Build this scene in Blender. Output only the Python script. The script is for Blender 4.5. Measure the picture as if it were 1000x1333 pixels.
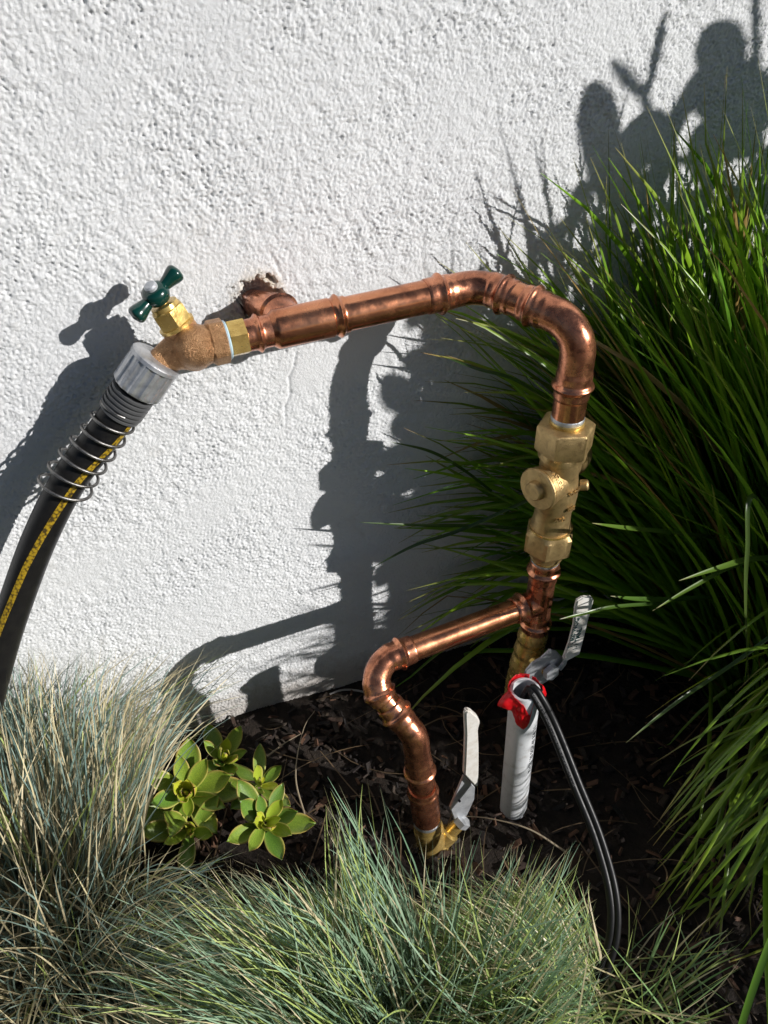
import bpy, bmesh, math, random
import numpy as np
from mathutils import Vector, Matrix, Quaternion
random.seed(7); rng = np.random.default_rng(11)
for o in list(bpy.data.objects): bpy.data.objects.remove(o)
scn = bpy.context.scene; col = scn.collection
# ------------------------------------------------------------ camera, sky, sun, exposure
CAM = Vector((0, -.5, .66)); FPX = 1015.34
RT = Vector((0.931062, -0.364854, -0.002142)); UP = Vector((0.230075, 0.582546, 0.779555)); FW = Vector((0.283176, 0.726307, -0.626331))
cd = bpy.data.cameras.new('camera'); cam = bpy.data.objects.new('camera', cd); col.objects.link(cam)
cd.sensor_fit = 'HORIZONTAL'; cd.sensor_width = 36; cd.lens = 36 * FPX / 1000; cd.clip_start = .01; cd.clip_end = 500
M = Matrix((RT, UP, -FW)).transposed().to_4x4(); M.translation = CAM; cam.matrix_world = M
scn.camera = cam
SUN = Vector((-0.64556, 0.65073, -0.39976)).normalized()       # direction the light travels
w = bpy.data.worlds.new('World'); scn.world = w; w.use_nodes = True
nt = w.node_tree; bg = nt.nodes['Background']; sky = nt.nodes.new('ShaderNodeTexSky'); sky.sky_type = 'NISHITA'; sky.sun_disc = False
sky.ozone_density = 3.5; sky.sun_elevation = math.asin(-SUN.z); sky.sun_rotation = math.atan2(-SUN.x, -SUN.y)
nt.links.new(sky.outputs[0], bg.inputs[0]); bg.inputs[1].default_value = .043
sl = bpy.data.lights.new('sun', 'SUN'); sl.energy = 4.8; sl.angle = math.radians(.5); sl.color = (1, .965, .93)
so = bpy.data.objects.new('sun', sl); col.objects.link(so); so.rotation_euler = SUN.to_track_quat('-Z', 'Y').to_euler()
scn.view_settings.view_transform = 'Standard'; scn.view_settings.look = 'None'; scn.view_settings.exposure = 0; scn.view_settings.gamma = 1
scn.view_settings.use_curve_mapping = False

# ------------------------------------------------------------ placing helpers (measured from the photograph, then real 3D)
def ray(px, py): return FW + RT * ((px - 500) / FPX) + UP * ((666.5 - py) / FPX)
def at(px, py, y): v = ray(px, py); return CAM + v * ((y - CAM.y) / v.y)
def gz(px, py, z): v = ray(px, py); return CAM + v * ((z - CAM.z) / v.z)
def proj(P):
    v = Vector(P) - CAM; z = v.dot(FW)
    if z < .01: return (-9999, -9999)
    return (500 + FPX * v.dot(RT) / z, 666.5 - FPX * v.dot(UP) / z)
def on_wall(P): return P + SUN * (-P.y / SUN.y)

# ------------------------------------------------------------ materials
def mat(name, base=(.5, .5, .5), rough=.5, metal=0., spec=None):
    m = bpy.data.materials.new(name); m.use_nodes = True; b = m.node_tree.nodes['Principled BSDF']
    b.inputs['Base Color'].default_value = (*base, 1); b.inputs['Roughness'].default_value = rough; b.inputs['Metallic'].default_value = metal
    if spec is not None: b.inputs['Specular IOR Level'].default_value = spec
    return m
def N(m, typ, **kw):
    n = m.node_tree.nodes.new(typ)
    for k, v in kw.items():
        if k in n.inputs: n.inputs[k].default_value = v
        else: setattr(n, k, v)
    return n
def L(m, a, b): m.node_tree.links.new(a, b)
def bsdf(m): return m.node_tree.nodes['Principled BSDF']
def coords(m, scale=(1, 1, 1)):
    tc = N(m, 'ShaderNodeTexCoord'); mp = N(m, 'ShaderNodeMapping'); mp.inputs['Scale'].default_value = scale; L(m, tc.outputs['Object'], mp.inputs[0]); return mp.outputs[0]
def noise(m, scale, detail=4, rough=.55, vec=None, dist=0.):
    n = N(m, 'ShaderNodeTexNoise'); n.inputs['Scale'].default_value = scale; n.inputs['Detail'].default_value = detail; n.inputs['Roughness'].default_value = rough; n.inputs['Distortion'].default_value = dist
    L(m, vec if vec else coords(m), n.inputs['Vector']); return n.outputs['Fac']
def ramp(m, fac, stops):
    r = N(m, 'ShaderNodeValToRGB'); e = r.color_ramp.elements
    while len(e) < len(stops): e.new(.5)
    for k, (p, c) in enumerate(stops): e[k].position = p; e[k].color = (*c, 1) if len(c) == 3 else c
    L(m, fac, r.inputs[0]); return r.outputs[0]
def bump(m, fac, strength, dist=.001, prev=None):
    b = N(m, 'ShaderNodeBump'); b.inputs['Strength'].default_value = strength; b.inputs['Distance'].default_value = dist
    L(m, fac, b.inputs['Height'])
    if prev: L(m, prev, b.inputs['Normal'])
    L(m, b.outputs[0], bsdf(m).inputs['Normal']); return b.outputs[0]
def g(v): return (v, v, v)

def metal_mat(name, c1, c2, c3, r0, r1, bumps=.12, scale=60, stretch=(1, 1, 1)):
    m = mat(name, c1, .3, 1)
    v = coords(m, stretch)
    f = noise(m, scale, 6, .65, v, .6)
    L(m, ramp(m, f, [(.28, c3), (.45, c2), (.62, c1)]), bsdf(m).inputs['Base Color'])
    f2 = noise(m, scale * 2.3, 5, .6)
    L(m, ramp(m, f2, [(.3, g(r0)), (.75, g(r1))]), bsdf(m).inputs['Roughness'])
    f3 = noise(m, scale * 9, 3, .6, v)
    bump(m, f3, bumps, .0006)
    return m
copper = metal_mat('copper', (.82, .36, .19), (.62, .25, .13), (.16, .075, .05), .13, .36, .07, 34, (1, 1, 1))
copper_fit = metal_mat('copper_fitting', (.80, .34, .19), (.50, .20, .115), (.13, .06, .042), .14, .40, .16, 66)
copper_old = metal_mat('copper_tarnished', (.50, .27, .19), (.36, .20, .15), (.2, .12, .10), .3, .6, .3, 90)
brass = metal_mat('brass_yellow', (.78, .56, .20), (.66, .45, .14), (.42, .27, .08), .15, .4, .2, 70)
brass_cast = metal_mat('brass_cast', (.60, .43, .20), (.50, .35, .16), (.30, .20, .09), .32, .5, .45, 160)
bronze = metal_mat('bronze_cast', (.60, .35, .18), (.48, .26, .125), (.30, .155, .07), .26, .45, 1.0, 190)
bump(bronze, noise(bronze, 900, 4, .7), 1.0, .0014)
solder = metal_mat('solder', (.70, .72, .74), (.58, .62, .66), (.4, .42, .45), .25, .5, .6, 200)
zinc = metal_mat('zinc_plated_steel', (.62, .64, .66), (.52, .54, .57), (.36, .38, .40), .38, .6, .2, 120); bsdf(zinc).inputs['Metallic'].default_value = .55
alu = metal_mat('aluminium', (.62, .63, .65), (.50, .51, .53), (.32, .33, .34), .32, .5, .35, 90)
spring_m = metal_mat('spring_steel', (.30, .29, .28), (.22, .215, .21), (.12, .11, .10), .3, .5, .3, 300)
for m_, k_ in ((copper, .97), (copper_fit, .92), (copper_old, .6), (brass, .70), (brass_cast, .80), (bronze, .8), (solder, .8), (alu, .75)): bsdf(m_).inputs['Metallic'].default_value = k_
green_paint = mat('green_enamel', (.002, .036, .028), .2); bsdf(green_paint).inputs['Coat Weight'].default_value = .4
bump(green_paint, noise(green_paint, 500, 3), .08, .0005)
rubber = mat('black_rubber', (.01, .01, .011), .38, 0, .3)
L(rubber, ramp(rubber, noise(rubber, 140, 6, .7), [(.3, (.006, .006, .007)), (.75, (.018, .017, .016))]), bsdf(rubber).inputs['Base Color'])
L(rubber, ramp(rubber, noise(rubber, 260, 5, .7), [(.3, g(.30)), (.8, g(.46))]), bsdf(rubber).inputs['Roughness']); bump(rubber, noise(rubber, 900, 3), .35, .0004)
polytube = mat('black_polyethylene', (.010, .010, .011), .3, 0, .3)
L(polytube, ramp(polytube, noise(polytube, 300, 5, .7), [(.3, g(.34)), (.8, g(.55))]), bsdf(polytube).inputs['Roughness'])
white_ink = mat('white_print', (.10, .10, .10), .7)
black_ink = mat('black_print', (.02, .02, .03), .5)
green_ink = mat('dark_green_print', (.01, .06, .06), .5)
yellow = mat('yellow_stripe', (.55, .38, .03), .45)
wv = N(yellow, 'ShaderNodeTexVoronoi'); wv.inputs['Scale'].default_value = 520; L(yellow, coords(yellow), wv.inputs['Vector'])
L(yellow, ramp(yellow, wv.outputs['Distance'], [(.0, (.50, .33, .02)), (.5, (.34, .22, .012)), (.8, (.06, .04, .01))]), bsdf(yellow).inputs['Base Color'])
white_vinyl = mat('white_vinyl', (.74, .72, .68), .4)
L(white_vinyl, ramp(white_vinyl, noise(white_vinyl, 130, 6, .7), [(.3, (.60, .55, .48)), (.55, (.76, .74, .70))]), bsdf(white_vinyl).inputs['Base Color'])
pvc = mat('white_pvc', (.68, .70, .72), .35)
L(pvc, ramp(pvc, noise(pvc, 90, 6, .7), [(.28, (.42, .40, .37)), (.45, (.66, .68, .70)), (.7, (.72, .74, .76))]), bsdf(pvc).inputs['Base Color'])
red_tape = mat('red_tape', (.62, .006, .012), .33); bump(red_tape, noise(red_tape, 170, 4), .5, .002)
wire_m = mat('grey_wire_sheath', (.36, .34, .32), .5)
bark = mat('bark_chip', (.06, .035, .022), .8)
va = N(bark, 'ShaderNodeVertexColor', layer_name='col'); L(bark, va.outputs[0], bsdf(bark).inputs['Base Color']); bump(bark, noise(bark, 400, 4), .7, .0015)
soil = mat('soil', (.04, .027, .02), .95)
L(soil, ramp(soil, noise(soil, 60, 8, .7), [(.3, (.010, .007, .005)), (.6, (.028, .019, .013)), (.8, (.055, .036, .024))]), bsdf(soil).inputs['Base Color']); bump(soil, noise(soil, 220, 6, .7), 1, .004)

def blade_mat(name, tr=.35, rough=.35):
    m = mat(name, (.1, .2, .05), rough); nd = m.node_tree.nodes
    va = N(m, 'ShaderNodeVertexColor', layer_name='col'); L(m, va.outputs[0], bsdf(m).inputs['Base Color'])
    t = N(m, 'ShaderNodeBsdfTranslucent'); mx = N(m, 'ShaderNodeMixShader'); mx.inputs[0].default_value = tr
    L(m, va.outputs[0], t.inputs[0]); L(m, bsdf(m).outputs[0], mx.inputs[1]); L(m, t.outputs[0], mx.inputs[2]); L(m, mx.outputs[0], nd['Material Output'].inputs[0])
    return m
strap_m = blade_mat('strap_leaf', .22, .3); fescue_m = blade_mat('fescue_blade', .15, .42); dry_m = blade_mat('dry_stem', .1, .7)
succ = mat('succulent_leaf', (.1, .2, .04), .38)
def setup_succ():
    m = succ; uv = N(m, 'ShaderNodeUVMap'); sp = N(m, 'ShaderNodeSeparateXYZ'); L(m, uv.outputs[0], sp.inputs[0])
    e = N(m, 'ShaderNodeMath', operation='POWER'); L(m, sp.outputs[0], e.inputs[0]); e.inputs[1].default_value = 7
    base = ramp(m, noise(m, 45, 5), [(.3, (.11, .19, .03)), (.7, (.27, .37, .045))])
    oi = N(m, 'ShaderNodeObjectInfo')
    mx0 = N(m, 'ShaderNodeMixRGB'); mx0.blend_type = 'MULTIPLY'; mx0.inputs[0].default_value = 1; L(m, base, mx0.inputs[1])
    L(m, ramp(m, oi.outputs['Random'], [(0, (.55, .75, .8)), (1, (1.1, 1.05, .9))]), mx0.inputs[2])
    mx = N(m, 'ShaderNodeMixRGB'); L(m, e.outputs[0], mx.inputs[0]); L(m, mx0.outputs[0], mx.inputs[1]); mx.inputs[2].default_value = (.50, .48, .12, 1)
    tipm = N(m, 'ShaderNodeMath', operation='POWER'); L(m, sp.outputs[1], tipm.inputs[0]); tipm.inputs[1].default_value = 3
    t2 = N(m, 'ShaderNodeMath', operation='MULTIPLY'); L(m, tipm.outputs[0], t2.inputs[0]); L(m, e.outputs[0], t2.inputs[1])
    mx2 = N(m, 'ShaderNodeMixRGB'); L(m, t2.outputs[0], mx2.inputs[0]); L(m, mx.outputs[0], mx2.inputs[1]); mx2.inputs[2].default_value = (.42, .06, .04, 1)
    L(m, mx2.outputs[0], bsdf(m).inputs['Base Color']); bsdf(m).inputs['Subsurface Weight'].default_value = .12; bsdf(m).inputs['Subsurface Radius'].default_value = (.3, .6, .1); bsdf(m).inputs['Subsurface Scale'].default_value = .004
setup_succ()
shrub_leaf = mat('shrub_leaf', (.06, .12, .03), .35)
shrub_stem = mat('shrub_stem', (.12, .08, .05), .8)

HOLE = at(335, 393, 0)
stucco = mat('white_stucco', (.78, .78, .78), .75, 0, .25)
def setup_stucco():
    m = stucco; tc = N(m, 'ShaderNodeTexCoord'); P = tc.outputs['Object']
    base = ramp(m, noise(m, 7, 6, .6, P), [(.3, (.71, .725, .74)), (.65, (.79, .805, .815))])
    # chipped edge of the hole and the crumbled mortar about it
    d = N(m, 'ShaderNodeVectorMath', operation='DISTANCE'); L(m, P, d.inputs[0]); d.inputs[1].default_value = (HOLE.x + .002, 0, HOLE.z + .004)
    nz = noise(m, 160, 5, .7, P); ad = N(m, 'ShaderNodeMath', operation='MULTIPLY_ADD'); L(m, nz, ad.inputs[0]); ad.inputs[1].default_value = -.020; L(m, d.outputs['Value'], ad.inputs[2])
    fac = ramp(m, ad.outputs[0], [(.0, g(1)), (.012, g(0))])
    mort = ramp(m, noise(m, 260, 5, .7, P), [(.3, (.42, .34, .25)), (.55, (.68, .62, .52))])
    mx = N(m, 'ShaderNodeMixRGB'); L(m, fac, mx.inputs[0]); L(m, base, mx.inputs[1]); L(m, mort, mx.inputs[2])
    stn = noise(m, 26, 7, .72, P, .8); sf = ramp(m, stn, [(.60, g(0)), (.74, g(.35))]); mxs = N(m, 'ShaderNodeMixRGB'); L(m, sf, mxs.inputs[0]); L(m, mx.outputs[0], mxs.inputs[1]); mxs.inputs[2].default_value = (.50, .47, .42, 1); mx = mxs
    spk = N(m, 'ShaderNodeTexVoronoi'); spk.inputs['Scale'].default_value = 230; L(m, P, spk.inputs['Vector']); pf = ramp(m, spk.outputs['Distance'], [(.05, g(.45)), (.12, g(0))])
    nm = ramp(m, noise(m, 40, 4, .6, P), [(.5, g(0)), (.62, g(1))]); mm = N(m, 'ShaderNodeMath', operation='MULTIPLY'); L(m, pf, mm.inputs[0]); L(m, nm, mm.inputs[1]); mxp = N(m, 'ShaderNodeMixRGB'); L(m, mm.outputs[0], mxp.inputs[0]); L(m, mx.outputs[0], mxp.inputs[1]); mxp.inputs[2].default_value = (.30, .28, .25, 1); mx = mxp
    # soil splash near the ground
    sp = N(m, 'ShaderNodeSeparateXYZ'); L(m, P, sp.inputs[0])
    a2 = N(m, 'ShaderNodeMath', operation='MULTIPLY_ADD'); L(m, noise(m, 60, 6, .7, P), a2.inputs[0]); a2.inputs[1].default_value = -.06; L(m, sp.outputs[2], a2.inputs[2])
    f2 = ramp(m, a2.outputs[0], [(.0, g(.55)), (.03, g(0))])
    mx2 = N(m, 'ShaderNodeMixRGB'); L(m, f2, mx2.inputs[0]); L(m, mx.outputs[0], mx2.inputs[1]); mx2.inputs[2].default_value = (.30, .24, .18, 1)
    L(m, mx2.outputs[0], bsdf(m).inputs['Base Color'])
    b1 = bump(m, noise(m, 700, 5, .75, P), .9, .0010)
    bump(m, noise(m, 1500, 3, .6, P), .35, .0004, b1)
setup_stucco()

# ------------------------------------------------------------ object helpers
def tag(o, label=None, cat=None, group=None, kind=None):
    if label: o['label'] = label
    if cat: o['category'] = cat
    if group: o['group'] = group
    if kind: o['kind'] = kind
    return o
def empty(name, loc, label, cat, group=None):
    o = bpy.data.objects.new(name, None); col.objects.link(o); o.location = loc; o.empty_display_size = .02
    return tag(o, label, cat, group)
def link(name, me, m, parent=None, smooth=True):
    if m and not me.materials: me.materials.append(m)
    if smooth: me.polygons.foreach_set('use_smooth', [True] * len(me.polygons))
    o = bpy.data.objects.new(name, me); col.objects.link(o)
    if parent:
        o.parent = parent
        root = parent; off = Vector()
        while root: off += root.location; root = root.parent
        o.location = -off
    return o
def mesh(name, V, F, m, parent=None, smooth=True, cols=None):
    me = bpy.data.meshes.new(name); me.from_pydata([tuple(v) for v in V], [], F); me.update()
    if cols is not None:
        a = me.color_attributes.new('col', 'FLOAT_COLOR', 'POINT'); a.data.foreach_set('color', np.asarray(cols, dtype=np.float32).ravel())
    return link(name, me, m, parent, smooth)
def frame(t, ref=None):
    t = Vector(t).normalized(); r = Vector(ref) if ref is not None else (Vector((0, 0, 1)) if abs(t.z) < .9 else Vector((1, 0, 0)))
    a = (r - t * r.dot(t)).normalized(); return a, t.cross(a)
def smooth_sharp(o, ang=35):
    me = o.data
    bm = bmesh.new(); bm.from_mesh(me); bm.normal_update()
    for e in bm.edges:
        if len(e.link_faces) == 2 and e.calc_face_angle(0) > math.radians(ang): e.smooth = False
    bm.to_mesh(me); bm.free(); return o
def sweep(name, pts, rad, m, parent=None, n=40, caps=True, squash=None, ang=38):
    """tube along dense pts; rad = float | list"""
    pts = [Vector(p) for p in pts]; k = len(pts); rad = [rad] * k if isinstance(rad, (int, float)) else rad
    a = None; V = []; F = []
    for i, p in enumerate(pts):
        t = (pts[min(i + 1, k - 1)] - pts[max(i - 1, 0)]).normalized()
        if a is None: a, b = frame(t)
        else: a = (a - t * a.dot(t)).normalized(); b = t.cross(a)
        for j in range(n):
            th = 2 * math.pi * j / n; V.append(p + (a * math.cos(th) + b * math.sin(th)) * rad[i])
    for i in range(k - 1):
        for j in range(n): F.append((i * n + j, i * n + (j + 1) % n, (i + 1) * n + (j + 1) % n, (i + 1) * n + j))
    if caps: F.append(tuple(range(n))[::-1]); F.append(tuple(range((k - 1) * n, k * n)))
    o = mesh(name, V, F, m, parent)
    return smooth_sharp(o, ang)
def revolve(name, base, axis, prof, m, parent=None, n=40, ref=None, hexa=None, ang=32):
    """prof = list of (distance along axis, radius[, sides]) ; sides=6 gives a hexagonal ring"""
    ax = Vector(axis).normalized(); a, b = frame(ax, ref); V = []; F = []; k = len(prof)
    for q in prof:
        for j in range(n):
            th = 2 * math.pi * j / n; r = q[1]
            if len(q) > 2:
                s = q[2]; al = (th % (2 * math.pi / s)) - math.pi / s; r = q[1] / max(math.cos(al), .01)
                if len(q) > 3: r = min(r, q[3])
            V.append(Vector(base) + ax * q[0] + (a * math.cos(th) + b * math.sin(th)) * r)
    for i in range(k - 1):
        for j in range(n): F.append((i * n + j, i * n + (j + 1) % n, (i + 1) * n + (j + 1) % n, (i + 1) * n + j))
    F.append(tuple(range(n))[::-1]); F.append(tuple(range((k - 1) * n, k * n)))
    return smooth_sharp(mesh(name, V, F, m, parent), ang)
def bez(P, n=40):
    """Catmull-Rom through P"""
    P = [Vector(p) for p in P]; Q = [P[0] * 2 - P[1]] + P + [P[-1] * 2 - P[-2]]; out = []
    for i in range(len(P) - 1):
        for k in range(n):
            t = k / n; a, b, c, d = Q[i:i + 4]
            out.append(.5 * ((2 * b) + (c - a) * t + (2 * a - 5 * b + 4 * c - d) * t * t + (3 * b - a - 3 * c + d) * t ** 3))
    return out + [P[-1]]
class Run:
    """centreline: polyline with filleted corners, cut into pieces by photo position"""
    def __init__(s, P, R):
        P = [Vector(p) for p in P]; out = [P[0]]
        for i in range(1, len(P) - 1):
            d0 = (P[i - 1] - P[i]).normalized(); d1 = (P[i + 1] - P[i]).normalized(); th = d0.angle(d1); t = R[i - 1] / math.tan(th / 2)
            a = P[i] + d0 * t; c = P[i] + (d0 + d1).normalized() * (R[i - 1] / math.sin(th / 2)); sw = math.pi - th; nrm = (a - c).cross(-d0).normalized()
            for k in range(17): out.append(c + Quaternion(nrm, sw * k / 16) @ (a - c))
        out.append(P[-1]); dense = []
        for a, b in zip(out, out[1:]):
            m = max(1, int((b - a).length / .0007)); dense += [a.lerp(b, k / m) for k in range(m)]
        s.p = dense + [out[-1]]; s.s = [0]
        for a, b in zip(s.p, s.p[1:]): s.s.append(s.s[-1] + (b - a).length)
        s.q = [proj(p) for p in s.p]
    def S(s, px, py): return s.s[min(range(len(s.q)), key=lambda i: (s.q[i][0] - px) ** 2 + (s.q[i][1] - py) ** 2)]
    def P(s, d):
        i = min(range(len(s.s)), key=lambda i: abs(s.s[i] - d)); return s.p[i]
    def T(s, d): return (s.P(d + .002) - s.P(d - .002)).normalized()
    def cut(s, a, b): return [(p, x) for p, x in zip(s.p, s.s) if a <= x <= b]
    def pipe(s, a, b, r, m, parent, name='pipe'):
        c = s.cut(a, b); return sweep(name, [p for p, _ in c], r, m, parent)
    def fitting(s, a, b, r, beads, m, parent, name='elbow', bead=.0022, bw=.0019, waist=None):
        c = s.cut(a, b); rad = []
        for p, x in c:
            q = r
            if waist and waist[0] < x < waist[1]:
                e = min(x - waist[0], waist[1] - x) / .003; q -= min(1, max(0, e)) * .0006
            for bb in beads: q += bead * math.exp(-((x - bb) / bw) ** 2)
            e = min(x - a, b - x)
            if e < .0012: q -= .0006 * (1 - e / .0012)
            rad.append(q)
        return sweep(name, [p for p, _ in c], rad, m, parent)
def plate(name, pix, thick, m, parent, holes=None, normal=None, bevel=.0006):
    """flat part: outline given as world points, extruded by real thickness"""
    V = [Vector(p) for p in pix]; n = normal or sum(((V[(i + 1) % len(V)] - V[0]).cross(V[(i + 2) % len(V)] - V[0]) for i in range(len(V) - 2)), Vector()).normalized()
    bm = bmesh.new(); lo = [bm.verts.new(v - n * thick / 2) for v in V]; f = bm.faces.new(lo)
    r = bmesh.ops.extrude_face_region(bm, geom=[f]); bmesh.ops.translate(bm, verts=[e for e in r['geom'] if isinstance(e, bmesh.types.BMVert)], vec=n * thick)
    bmesh.ops.recalc_face_normals(bm, faces=bm.faces)
    if bevel: bmesh.ops.bevel(bm, geom=[e for e in bm.edges], offset=bevel, segments=2, affect='EDGES')
    me = bpy.data.meshes.new(name); bm.to_mesh(me); bm.free(); return link(name, me, m, parent, False)
def text_mesh(s, size):
    c = bpy.data.curves.new('t', 'FONT'); c.body = s; c.size = size; c.extrude = 0; c.offset = size * .02; c.resolution_u = 2
    o = bpy.data.objects.new('t', c); col.objects.link(o); bpy.context.view_layer.update()
    me = bpy.data.meshes.new_from_object(o.evaluated_get(bpy.context.evaluated_depsgraph_get())); bpy.data.objects.remove(o); bpy.data.curves.remove(c)
    V = [v.co.copy() for v in me.vertices]; F = [tuple(p.vertices) for p in me.polygons]; bpy.data.meshes.remove(me); return V, F
def print_on(name, s, size, fn, m, parent):
    V, F = text_mesh(s, size); return mesh(name, [fn(v.x, v.y) for v in V], F, m, parent, False)

# ------------------------------------------------------------ WALL
def wall():
    h = .00092; x0, x1, z0, z1 = -.22, .77, -.03, .66
    nx = int((x1 - x0) / h) + 1; nz = int((z1 - z0) / h) + 1
    xs = np.linspace(x0, x1, nx); zs = np.linspace(z0, z1, nz); X, Z = np.meshgrid(xs, zs)
    fx = np.fft.fftfreq(nx, (x1 - x0) / (nx - 1))[None, :]; fz = np.fft.fftfreq(nz, (z1 - z0) / (nz - 1))[:, None]; fr = np.sqrt(fx ** 2 + fz ** 2)
    def band(wl, wd):
        a = np.real(np.fft.ifft2(np.fft.fft2(rng.standard_normal((nz, nx))) * np.exp(-((np.log(fr + 1e-6) - math.log(1 / wl)) / wd) ** 2))); return a / a.std()
    peb = band(.0034, .5); pb2 = band(.0029, .38); fine = band(.0021, .3); big = band(.013, .5); low = band(.11, .5); amp = np.clip(1 + .22 * low, .35, 1.5)
    hgt = (np.abs(pb2) ** .8 - .6) * .00036 + np.tanh(peb * 1.0 + fine * .35 + .2) * .00023 - np.clip(-peb - .7 + .3 * fine, 0, 2) * .00085 + fine * .00011 + big * .00020
    hgt *= amp
    def m_(px, py): p = at(px, py, 0); return p.x, p.z
    # trowelled patch around the pipe
    cx, cz = m_(455, 455); d = np.sqrt(((X - cx) / .042) ** 2 + ((Z - cz) / .030) ** 2) + .12 * low; k = np.clip((d - .7) / .4, 0, 1); hgt = hgt * (.3 + .7 * k) + .0005 * (1 - k)
    # hairline cracks
    for pl, wdt, dep in (([(385, 455), (383, 475), (376, 492), (378, 512), (371, 530), (372, 550)], .0011, .0014), ([(555, 296), (548, 330), (552, 352)], .0009, .0008), ([(352, 330), (360, 345), (368, 362)], .0012, .0012)):
        q = [m_(*p) for p in pl]
        for (ax, az), (bx, bz) in zip(q, q[1:]):
            dx, dz = bx - ax, bz - az; t = np.clip(((X - ax) * dx + (Z - az) * dz) / (dx * dx + dz * dz), 0, 1)
            dd = np.sqrt((X - ax - t * dx) ** 2 + (Z - az - t * dz) ** 2) + .0004 * np.abs(peb); hgt -= dep * np.exp(-(dd / wdt) ** 2)
    # chipped hole round the stub
    dh = np.sqrt((X - HOLE.x - .0015) ** 2 + (Z - HOLE.z - .002) ** 2) * (1 + .12 * big + .05 * peb)
    rim = np.exp(-((dh - .0165) / .004) ** 2); hgt += rim * .0010 * (1 + .6 * fine); k = 1 / (1 + np.exp(np.clip((dh - .0122) / .0008, -50, 50))); hgt = hgt * (1 - k) - (.019 + .001 * fine) * k
    e = np.minimum.reduce([X - x0, x1 - X, Z - z0, z1 - Z]); hgt *= np.clip(e / .02, 0, 1)
    V = np.stack([X, -hgt, Z], -1).reshape(-1, 3)
    i = np.arange(nz * nx).reshape(nz, nx); Q = np.stack([i[:-1, :-1], i[:-1, 1:], i[1:, 1:], i[1:, :-1]], -1).reshape(-1, 4)
    # plain outskirts: ring of large quads plus thickness and top
    B = (-4, 5, -.3, 2.6); n0 = len(V)
    ex = np.array([[x0, 0, z0], [x1, 0, z0], [x1, 0, z1], [x0, 0, z1], [B[0], 0, B[2]], [B[1], 0, B[2]], [B[1], 0, B[3]], [B[0], 0, B[3]], [B[0], .2, B[2]], [B[1], .2, B[2]], [B[1], .2, B[3]], [B[0], .2, B[3]]])
    V = np.concatenate([V, ex]); R = np.array([[4, 5, 1, 0], [5, 6, 2, 1], [6, 7, 3, 2], [7, 4, 0, 3], [7, 6, 10, 11], [5, 9, 10, 6], [4, 7, 11, 8], [8, 11, 10, 9], [4, 8, 9, 5]]) + n0
    Q = np.concatenate([Q, R])
    me = bpy.data.meshes.new('stucco_wall'); me.vertices.add(len(V)); me.vertices.foreach_set('co', V.astype(np.float32).ravel())
    me.loops.add(Q.size); me.loops.foreach_set('vertex_index', Q.astype(np.int32).ravel()); me.polygons.add(len(Q)); me.polygons.foreach_set('loop_start', np.arange(0, Q.size, 4, dtype=np.int32)); me.update(calc_edges=True)
    sm = np.ones(len(Q), bool); sm[-9:] = False; me.polygons.foreach_set('use_smooth', sm); me.materials.append(stucco)
    o = bpy.data.objects.new('stucco_wall', me); col.objects.link(o); tag(o, 'white rough stucco wall with a chipped hole where the copper stub enters', 'wall')
wall()

# ------------------------------------------------------------ GROUND
GX0, GX1, GY0, GY1 = -.7, 1.3, -1.0, .01
_gn = [(random.uniform(8, 40), random.uniform(8, 40), random.uniform(0, 6), random.uniform(.5, 1)) for _ in range(9)]
def gh(x, y):
    v = sum(a * math.sin(fx * x + ph) * math.sin(fy * y + ph * 1.7) / (.4 * (fx + fy)) for fx, fy, ph, a in _gn) * .035
    return v + .012 * math.exp(-((y) / .05) ** 2)
def ground():
    h = .008; nx = int((GX1 - GX0) / h) + 1; ny = int((GY1 - GY0) / h) + 1; V = []; F = []
    for j in range(ny):
        for i in range(nx):
            x = GX0 + (GX1 - GX0) * i / (nx - 1); y = GY0 + (GY1 - GY0) * j / (ny - 1); V.append((x, y, gh(x, y) if 0 < i < nx - 1 and j > 0 else 0))
    for j in range(ny - 1):
        for i in range(nx - 1): a = j * nx + i; F.append((a, a + 1, a + nx + 1, a + nx))
    n0 = len(V); V += [(GX0, GY0, 0), (GX1, GY0, 0), (GX1, GY1, 0), (GX0, GY1, 0), (-60, -120, 0), (60, -120, 0), (60, GY1, 0), (-60, GY1, 0)]
    F += [(n0 + 4, n0 + 5, n0 + 1, n0), (n0 + 5, n0 + 6, n0 + 2, n0 + 1), (n0 + 7, n0 + 4, n0, n0 + 3)]
    tag(mesh('ground', V, F, soil), kind='structure')
ground()
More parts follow.
